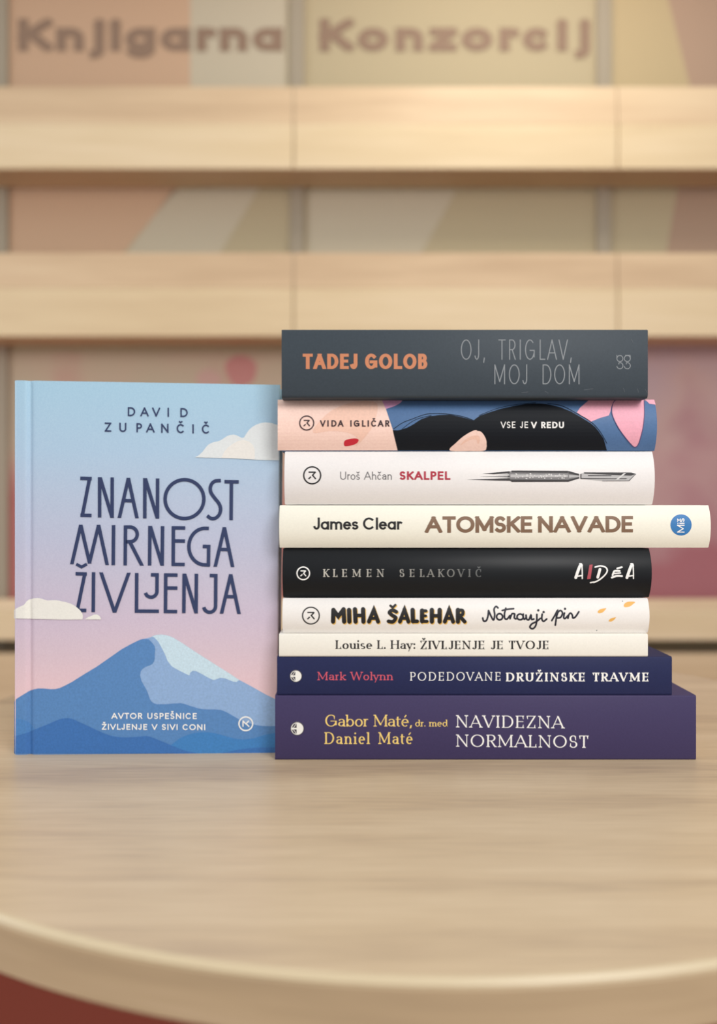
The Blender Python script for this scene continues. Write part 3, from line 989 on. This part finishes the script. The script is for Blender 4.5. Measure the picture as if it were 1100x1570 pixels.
# --- slate book on top
bk = Book('thick slate grey paperback with copper and grey capitals, topmost book of the stack', 432, 994, 505, 612.5,
          paper('slate_cover', (60, 70, 78), 0.5, 0.25), 'paper', depth=.150, dy=-.0062, chamfer=.0018)
bk.ink('author_lettering', text('TADEJ GOLOB', 464.5, 655.5, 565.8, 23.4, 5.8, 4.6, wf=.68), mat('copper_ink', (206, 132, 92), 0.45, .5), label='copper bold capitals')
m_thin = mat('silver_grey_ink', (140, 146, 150), .45)
bk.ink('title_lettering', text('OJ, TRIGLAV,', 707, 877, 551.6, 31, 1.5, wf=.52)
       + text('MOJ DOM', 758.5, 889, 589.2, 30.4, 1.5, wf=.54), m_thin, label='thin grey capitals')
q = []
for cx, cy in ((951, 549.8), (962.3, 549.8)):
    q += ring(cx, cy, 5.2, 1.1, 22)
q += ribbon([(946.4, 544.4), (946.4, 549)], lambda a, b: 1.1) + ribbon([(966.8, 544.6), (966.8, 549.5)], lambda a, b: 1.1) + ribbon([(959, 544.9), (967, 544.9)], lambda a, b: 1.0)
for cx, cy in ((951, 560.8), (962.3, 560.8)):
    q += ribbon(arc(cx, cy, 4.7, 4.7, -110, 175), lambda a, b: 1.1) + ribbon([(cx - 1.6, cy - 4.4), (cx - 1.6, cy - 2)], lambda a, b: 1.0)
bk.ink('publisher_emblem', q, m_thin)
m_scuff = mat('scuffed_slate', (104, 110, 116), .6)
rn = random.Random(5)
for x, y, dx, dy in ((968, 520, 3, 6), (990, 597, 2, 5), (978, 596, 1, 6), (956, 595, 2, 6), (896, 598, 14, -2), (800, 602, 10, -1), (836, 600, 5, 3)):
    bk.ink('cover_scuff', pen([(x, y), (x + dx * .5 + .4, y + dy * .5), (x + dx, y + dy)], .45), m_scuff, .00008)

# ------------------------------------------------------------------ blue book standing upright
YL, YR = 0.5065, 0.5112
XA = (20.2 - PX0) * YL / F
XB = -0.0477
LEAN = 0.0018                        # the fore edge leans out a little towards the top
sl = (YR - YL) / (XB - XA)
plane = lambda x: YL + sl * (x - XA)
GX = (45.0 - PX0) * YL / F           # joint groove


def relief(x, z=TABLE_Z):
    """how far the cloth dips behind the flat of the board"""
    d = 0.0
    x = min(x, XB + LEAN * (z - TABLE_Z) / .217) - LEAN * (z - TABLE_Z) / .217 * (x - XA) / (XB - XA)
    g = (x - GX) / .0018
    d += 0.0015 * math.exp(-g * g)
    if x < XA + .0030:                # rounded shoulder
        k = min(1.0, (XA + .0030 - x) / .0030)
        d += .0030 * (1 - math.sqrt(max(0, 1 - k * k)))
    if x > XB - .001:
        k = min(1.0, (x - XB + .001) / .001)
        d += .001 * (1 - math.sqrt(max(0, 1 - k * k)))
    return d


bsurf = lambda x, z: plane(x) + relief(max(XA, x), z)
THK = .021
bl = root('book', ((XA + XB) / 2, (YL + YR) / 2 + THK / 2, TABLE_Z), 'pale blue hardback with mountain cover standing upright left of the stack', 'book')
ZT_L = CAM_Z - (583 - PY0) * YL / F
ZT_R = CAM_Z - (590 - PY0) * YR / F

m_sky = mat('sky_print', (180, 200, 224), 0.5, 0.4)
nt = m_sky.node_tree
b = nt.nodes['Principled BSDF']
t = nt.nodes.new('ShaderNodeTexCoord')
sp = nt.nodes.new('ShaderNodeSeparateXYZ')
mr = nt.nodes.new('ShaderNodeMapRange')
rp = nt.nodes.new('ShaderNodeValToRGB')
nt.links.new(t.outputs['Object'], sp.inputs[0])
nt.links.new(sp.outputs['Z'], mr.inputs['Value'])
mr.inputs['From Min'].default_value = 0.0
mr.inputs['From Max'].default_value = 0.2165
ramp = [(1156, (96, 140, 196)), (1090, (232, 198, 202)), (1050, (226, 196, 204)), (1000, (214, 193, 206)), (950, (206, 191, 210)), (890, (198, 193, 213)), (830, (190, 195, 218)),
        (760, (184, 200, 223)), (690, (176, 205, 229)), (583, (169, 208, 230))]
els = rp.color_ramp.elements
while len(els) > 1:
    els.remove(els[-1])
for i, (y, c) in enumerate(ramp):
    p = (1156 - y) / (1156 - 583)
    e = els[0] if i == 0 else els.new(p)
    e.position = p
    e.color = (*lin(c), 1)
nz = nt.nodes.new('ShaderNodeTexNoise')
nz.inputs['Scale'].default_value = 1100
nz.inputs['Detail'].default_value = 3
mxn = nt.nodes.new('ShaderNodeMix')
mxn.data_type = 'RGBA'
mxn.blend_type = 'SOFT_LIGHT'
mxn.inputs[0].default_value = 0.22
nt.links.new(t.outputs['Object'], nz.inputs['Vector'])
nt.links.new(mr.outputs[0], rp.inputs[0])
nt.links.new(rp.outputs[0], mxn.inputs[6])
nt.links.new(nz.outputs[0], mxn.inputs[7])
nt.links.new(mxn.outputs[2], b.inputs['Base Color'])
bumpy(m_sky, 800, 0.12, 0.0001)

# case: front board with joint, spine, back board, as one wrapped cover
BT = .0026
front = []
N = 60
xs = sorted(set([XA + (XB - XA) * i / N for i in range(N + 1)] + [XA + .0030 * i / 8 for i in range(9)] +
                [GX + .004 * (i - 8) / 8 for i in range(17)] + [XB - .001 * i / 5 for i in range(6)]))
front = [(x, bsurf(x, TABLE_Z)) for x in xs]
back = plane(0)
bk_y = lambda x: plane(x) + THK
outer = front + [(XB, bk_y(XB)), (XA + .0030, bk_y(XA)), (XA + .0006, bk_y(XA) - .0007), (XA, bk_y(XA) - .0022)]
inner = [(XB, plane(XB) + BT), (XA + BT + .001, plane(XA) + BT + .0002), (XA + BT, plane(XA) + BT + .002), (XA + BT, bk_y(XA) - BT - .002), (XA + BT + .001, bk_y(XA) - BT), (XB, bk_y(XB) - BT)]
# outline: along the front left->right, the inside right->left, then the back
outl = front + inner + [(XB, bk_y(XB)), (XA + .0030, bk_y(XA)), (XA + .0006, bk_y(XA) - .0007), (XA, bk_y(XA) - .0022)]
cb = extrude_profile(outl, 'z', TABLE_Z, 1.0)
for v in cb.verts:
    if v.co.z > .9:
        k = (v.co.x - XA) / (XB - XA)
        v.co.z = ZT_L + (ZT_R - ZT_L) * k
        v.co.x += LEAN * k
        v.co.y += sl * LEAN * k
tops = [e for e in cb.edges if len(e.link_faces) == 2 and any(len(f.verts) > 20 for f in e.link_faces)]
put('cover', cb, m_sky, bl, .5)
pb = extrude_profile([(XA + BT + .0012, plane(XA) + BT + .0004), (XB - .003, plane(XB) + BT + .00005), (XB - .003, bk_y(XB) - BT - .00005), (XA + BT + .0012, bk_y(XA) - BT - .0004)], 'z', TABLE_Z + .003, 1.0)
for v in pb.verts:
    if v.co.z > .9:
        v.co.z = ZT_R - .003
        v.co.x += LEAN * (v.co.x - XA) / (XB - XA) * .98
put('page_block', pb, wood('upright_book_pages', ((216, 206, 188), (228, 220, 204), (236, 230, 216)), 3, 1800, 3, 0.8, 20), bl)

gcuts = [(x * F / YL + PX0) for x in ([XA + .0030 * i / 8 for i in range(1, 9)] + [GX + .004 * (i - 8) / 8 for i in range(17)])] + [418 + i for i in range(13)]


def cov(name, polys, m, lift, label=None):
    return printed(name, polys, bsurf, m, bl, lift, gcuts, 'x', label)


XE = 424.0     # fore edge of the print
XS = 22.0      # spine edge of the print
BB = 1155.2
c_light, c_snow, c_mid, c_dark, c_hill, c_hill2 = (paper(n, c, .5, .4, .08) for n, c in (
    ('light_blue_print', (142, 174, 216)), ('snow_print', (198, 222, 236)), ('mid_blue_print', (86, 134, 190)),
    ('deep_blue_print', (58, 112, 180)), ('hill_blue_print', (62, 128, 192)), ('dusk_blue_print', (74, 130, 192))))
sil_r = [(231, 977), (236, 974.4), (241, 973.4), (248, 973), (255, 974), (261, 975.6), (267, 978.4), (281, 987), (299, 999), (317, 1010.5), (335, 1022), (351, 1032), (367, 1042.4), (387, 1053), (407, 1064.4), (XE, 1072.6)]
sil_l = [(XS, 1075), (26, 1071), (34, 1066), (45.5, 1059), (52, 1056.8), (59, 1055.5), (67, 1055.6), (78, 1056.6), (85, 1056.4), (91.4, 1055), (100, 1051), (110.5, 1045.5), (129.5, 1033.5), (148.6, 1022), (167.7, 1008.7), (186.8, 995.3), (200, 988), (210, 983), (216, 980.4), (221, 979.4), (227, 978)]
cov('mountain_print', [sil_l + sil_r + [(XE, BB), (XS, BB)]], c_light, .00006, 'light blue mountain slope')
cov('snow_print', [[(233, 975.6), (241, 973.2), (248, 972.8), (255, 973.8), (261, 975.4), (267, 978.2), (281, 986.8), (299, 998.8), (317, 1010.3), (335, 1021.8), (351, 1031.8), (367, 1042.4),
                    (363, 1045.4), (358, 1045), (353, 1043), (345, 1040), (338, 1039), (333, 1041), (328, 1042.6), (323, 1040.6), (319, 1038.6), (310, 1033.5), (301, 1029), (296, 1028.2), (292, 1031), (290.4, 1035.6), (283, 1032), (273, 1027), (267.5, 1024), (263, 1021),
                    (257, 1013), (253, 1003), (248, 993), (243, 984), (237.5, 978)]], c_snow, .00010, 'pale snow field')
cov('mountain_print', [sil_l[:-1] + [(228, 980), (234, 986), (237.4, 991), (238.2, 996), (237.4, 1003), (237.6, 1009), (236.4, 1014), (234, 1018), (229, 1020.4), (223, 1022.6), (219, 1025.4), (216, 1029), (215, 1036), (217, 1044), (220.5, 1050), (224, 1056), (226.6, 1062), (229, 1069), (230.6, 1073), (233, 1076), (236.5, 1078.4), (241, 1079.6),
                                     (255, 1079.6), (266, 1078.6), (277, 1078), (284, 1079.4), (291, 1082), (305, 1086.2), (312, 1087.2), (319, 1087.6), (330, 1087.6), (339, 1088.4), (347, 1091.4), (355, 1096), (367, 1103), (377, 1107), (387, 1110), (395, 1112), (403, 1113), (413, 1113.4), (XE, 1113), (XE, BB), (XS, BB)]], c_mid, .00014, 'blue mountain face')
cov('hill_print', [[(XS, 1101), (34, 1103), (42, 1105.6), (46, 1108.4), (50, 1113.4), (54, 1119), (60, 1126), (60, BB), (XS, BB)]], c_hill2, .00018, 'dusky blue hill')
cov('hill_print', [[(255, 1148), (264, 1141), (275, 1132.4), (282, 1129), (289, 1126.2), (297, 1124), (305, 1122.8), (313, 1122.4), (321, 1122.6), (330, 1124), (339, 1126.4), (347, 1128.8), (355, 1131), (364, 1133), (373, 1133.8), (382, 1133), (391, 1131.4), (403, 1127.6), (413, 1125), (XE, 1123.4), (XE, BB), (255, BB)]], c_hill, .00022, 'bright blue hill')
cov('hill_print', [[(XS, 1129), (33, 1126), (43.6, 1122.6), (53, 1118.4), (72, 1111), (80, 1107.4), (87.5, 1104.2), (94, 1102), (101, 1101), (106, 1101), (110.5, 1102), (116, 1104.2), (122, 1107), (139, 1114.8), (150, 1120), (160, 1124.4), (169, 1127.6), (177, 1129.4), (186, 1130.4), (196, 1130.5), (215, 1129.3), (220, 1128.6), (225, 1128.5), (230, 1129.4), (235, 1131), (247, 1136), (261, 1141.8), (275, 1147.6), (289, 1152), (299, 1154), (306, BB), (XS, BB)]], c_dark, .00026, 'deep blue hill')
cov('hill_print', [[(335, BB), (343, 1153.8), (355, 1151.4), (367, 1149), (379, 1147.4), (391, 1146.4), (405, 1145.8), (XE, 1145.4), (XE, BB)]], c_dark, .00028, 'deep blue hill')
# title
TT = []
LW = 5.4
wfn = lambda a, b: LW
def st(*p, clip=None, w=None):
    global TT
    q = ribbon(list(p), (lambda a, b: w) if w else wfn, 0 if clip is None else 4)
    if clip:
        q = [clip_y(f, clip[0], clip[1]) for f in q]
    TT += [f for f in q if len(f) > 2]
# first line
st((123.4, 733.3), (141, 733.8)); st((138.1, 731.5), (126.2, 792), clip=(731, 792.4)); st((123.6, 790), (140.7, 790.3))
st((153.1, 731.6), (153.1, 793.4)); st((153.5, 731), (172.4, 794), clip=(731.6, 793.9)); st((172.4, 732), (172.2, 794))
st((197.3, 733), (183.3, 794), clip=(732.6, 794)); st((197.1, 733), (210.4, 794.4), clip=(732.6, 794.5)); st((190.5, 767.5), (204, 767.7))
st((222.5, 733), (222.3, 794.8)); st((222.8, 732.6), (241.8, 795.2), clip=(733, 795.2)); st((242, 733.6), (241.8, 795.2))
TT += ring(283.2, 765.2, 32.4, LW, 60)
TT += ribbon(smooth_path([(339, 736.8), (331, 737.4), (325.6, 741), (322.8, 748), (324, 755.5), (329.5, 763.6), (335.9, 771.8), (338.6, 780), (336.8, 788.4), (332.3, 793.4), (327.4, 795.2), (322.7, 794.2), (318, 790.6)]), wfn)
st((344.6, 738.5), (366.5, 738.9)); st((355.2, 738), (354.7, 797.4))
# second line
st((124.3, 804.6), (110.5, 864.8), clip=(804.4, 865)); st((124.2, 804.6), (137.6, 862.6), clip=(804.4, 864)); st((151.6, 804.8), (137.6, 862.6), clip=(804.6, 864)); st((151.4, 804.8), (164.7, 866), clip=(804.6, 866.2))
st((174.5, 805), (174, 866.4)); st((192.8, 805.4), (192.3, 866.8))
TT += ribbon([(192, 808), (200, 808)] + arc(200, 819.3, 10.8, 11.2, -90, 90, 14) + [(193, 830.6)], wfn)
st((199.5, 831), (218, 867), clip=(829.5, 867.2))
st((230.2, 806.2), (229.7, 867)); st((230.6, 806), (249.2, 867.6), clip=(806.2, 867.4)); st((249.6, 806.6), (249, 867.4))
st((266.2, 806.8), (265.9, 867.8)); st((264, 809.3), (284.4, 809.5)); st((264, 829.3), (284, 829.5)); st((264, 865.2), (283.6, 865.4))
TT += ribbon([(320.6, 810.2), (313, 810)] + arc(314.5, 838, 24.6, 28, -100, -262, 20) + [(322, 866.3)], wfn)
st((319.9, 868), (320.3, 836)); st((311.2, 837.7), (323, 837.9))
st((344.5, 808.6), (330.4, 868.6), clip=(808.2, 868.8)); st((344.3, 808.6), (357, 869), clip=(808.2, 869.2)); st((337.8, 842.3), (351.2, 842.6))
# third line
TT += ribbon([(117.2, 864.8), (125.4, 869.2), (133.6, 864.8)], lambda a, b: 4.6)
st((116.2, 879.6), (133.5, 880)); st((130.8, 877.6), (119.6, 932), clip=(877.4, 938.2)); st((120, 935.6), (132.7, 935.8))
st((143.8, 877.2), (143.3, 938.4)); st((155.2, 877.4), (176.2, 939.4), clip=(877.4, 939.4)); st((198, 878), (175.8, 939.4), clip=(878, 939.4))
st((210, 878.4), (209.6, 939.4)); st((207.2, 936.9), (244, 937.1))
st((231.8, 881.2), (244, 881.4))
TT += ribbon([(241.2, 879), (241, 905)] + arc(232, 906.5, 9, 9, 0, 165, 12), wfn)
st((254.5, 879.2), (254, 940)); st((252, 881.5), (272.6, 881.7)); st((252, 901.4), (272.4, 901.6)); st((252, 937.4), (272, 937.6))
st((282.7, 879.4), (282.2, 940)); st((283, 879), (301.3, 940.6), clip=(879.4, 940.4)); st((301.5, 879.6), (301, 940.4))
st((322, 882.3), (333.8, 882.6))
TT += ribbon([(331.2, 880), (330.9, 929)] + arc(321.8, 929.6, 9, 9, 0, 172, 12), wfn)
st((354.2, 880.6), (340, 940.6), clip=(880.2, 940.8)); st((354, 880.6), (366.8, 941), clip=(880.2, 941.2)); st((347.2, 914.6), (360.8, 914.8))
m_navy = mat('navy_ink', (44, 58, 98), .5)
cov('title_lettering', TT, m_navy, .00034, 'navy hand-drawn title lettering')
cov('author_lettering', text('DAVID', 196.3, 288.2, 638, 13.8, 2.2, wf=.92, slope=.018) + text('ZUPANČIČ', 161, 322.4, 661.8, 14, 2.2, wf=.92, slope=.02), m_navy, .00034, 'navy spaced author lettering')
m_cl, m_cl2 = paper('cloud_print', (226, 232, 233), .5, .4, .03), paper('cloud_warm_print', (236, 234, 228), .5, .4, .03)
m_cl3 = paper('cloud_ivory_print', (236, 235, 228), .5, .4, .03)
cov('cloud_print', [[(299.6, 701.3), (306, 697.4), (311, 692.5), (316.4, 685.3), (319.6, 682), (323.6, 679.5), (328.6, 677.8), (333.8, 676.8), (337.6, 675.6), (341, 673.6), (344.8, 671), (348.4, 668.6), (353, 667), (358.5, 666.4), (363, 667.4), (367, 669.3), (371, 671.5), (374.5, 670.7),
                     (376.4, 667.4), (379, 663.5), (382, 659.4), (386, 655.5), (390.4, 652.6), (395, 650.4), (400.6, 648.6), (406.5, 647.7), (412, 648), (418, 649), (428.6, 652.6), (428.4, 705.8), (396, 705), (352.7, 702.7)]], m_cl, .00040, 'white cloud')
cov('cloud_print', [[(340, 701.9), (344, 693), (350, 686), (358, 680), (366, 676), (374, 674.6), (382, 677), (388, 682), (391, 690), (391, 704), (352.7, 702.4)]], m_cl2, .00044)
cov('cloud_print', [[(XS, 935), (25, 933), (29.5, 930.5), (33, 929), (37, 927.4), (39.4, 924.6), (41, 922), (45, 918.8), (53, 917), (59, 916.8), (64.5, 917.6), (69, 919.4), (73, 920.4), (79, 920), (85, 920), (91, 920.6), (96.5, 922), (102, 923), (108, 925), (113, 927.2), (117, 930), (121, 933.4), (124, 936.4), (126.4, 940), (127.7, 943.6), (127, 949.5), (96.5, 949.7), (XS, 948)],
                    [(130.6, 949.4), (135.7, 945.8), (141.5, 943.6), (144.5, 942), (149, 941.8), (153, 944.2), (155.4, 948), (154.6, 949.6)]], m_cl3, .00048, 'ivory white cloud')
cov('subtitle_lettering', text('AVTOR USPEŠNICE', 171, 302, 1102, 9.2, 1.7, wf=1.0, slope=.002) + text('ŽIVLJENJE V SIVI CONI', 156.5, 315, 1118.6, 9.0, 1.7, wf=1.0, slope=.004), ink_white, .00034, 'white small capitals')
q = ring(377.2, 1109.4, 11.5, 2.1) + ribbon([(372.9, 1114), (372.9, 1105.2)], lambda a, b: 1.9) + ribbon([(372.4, 1104.6), (377.3, 1109.6), (382, 1104.9)], lambda a, b: 1.9)
q += ribbon([(378, 1109.6), (382.4, 1114)], lambda a, b: 1.9)
cov('publisher_emblem', q, ink_white, .00034, 'white round emblem')
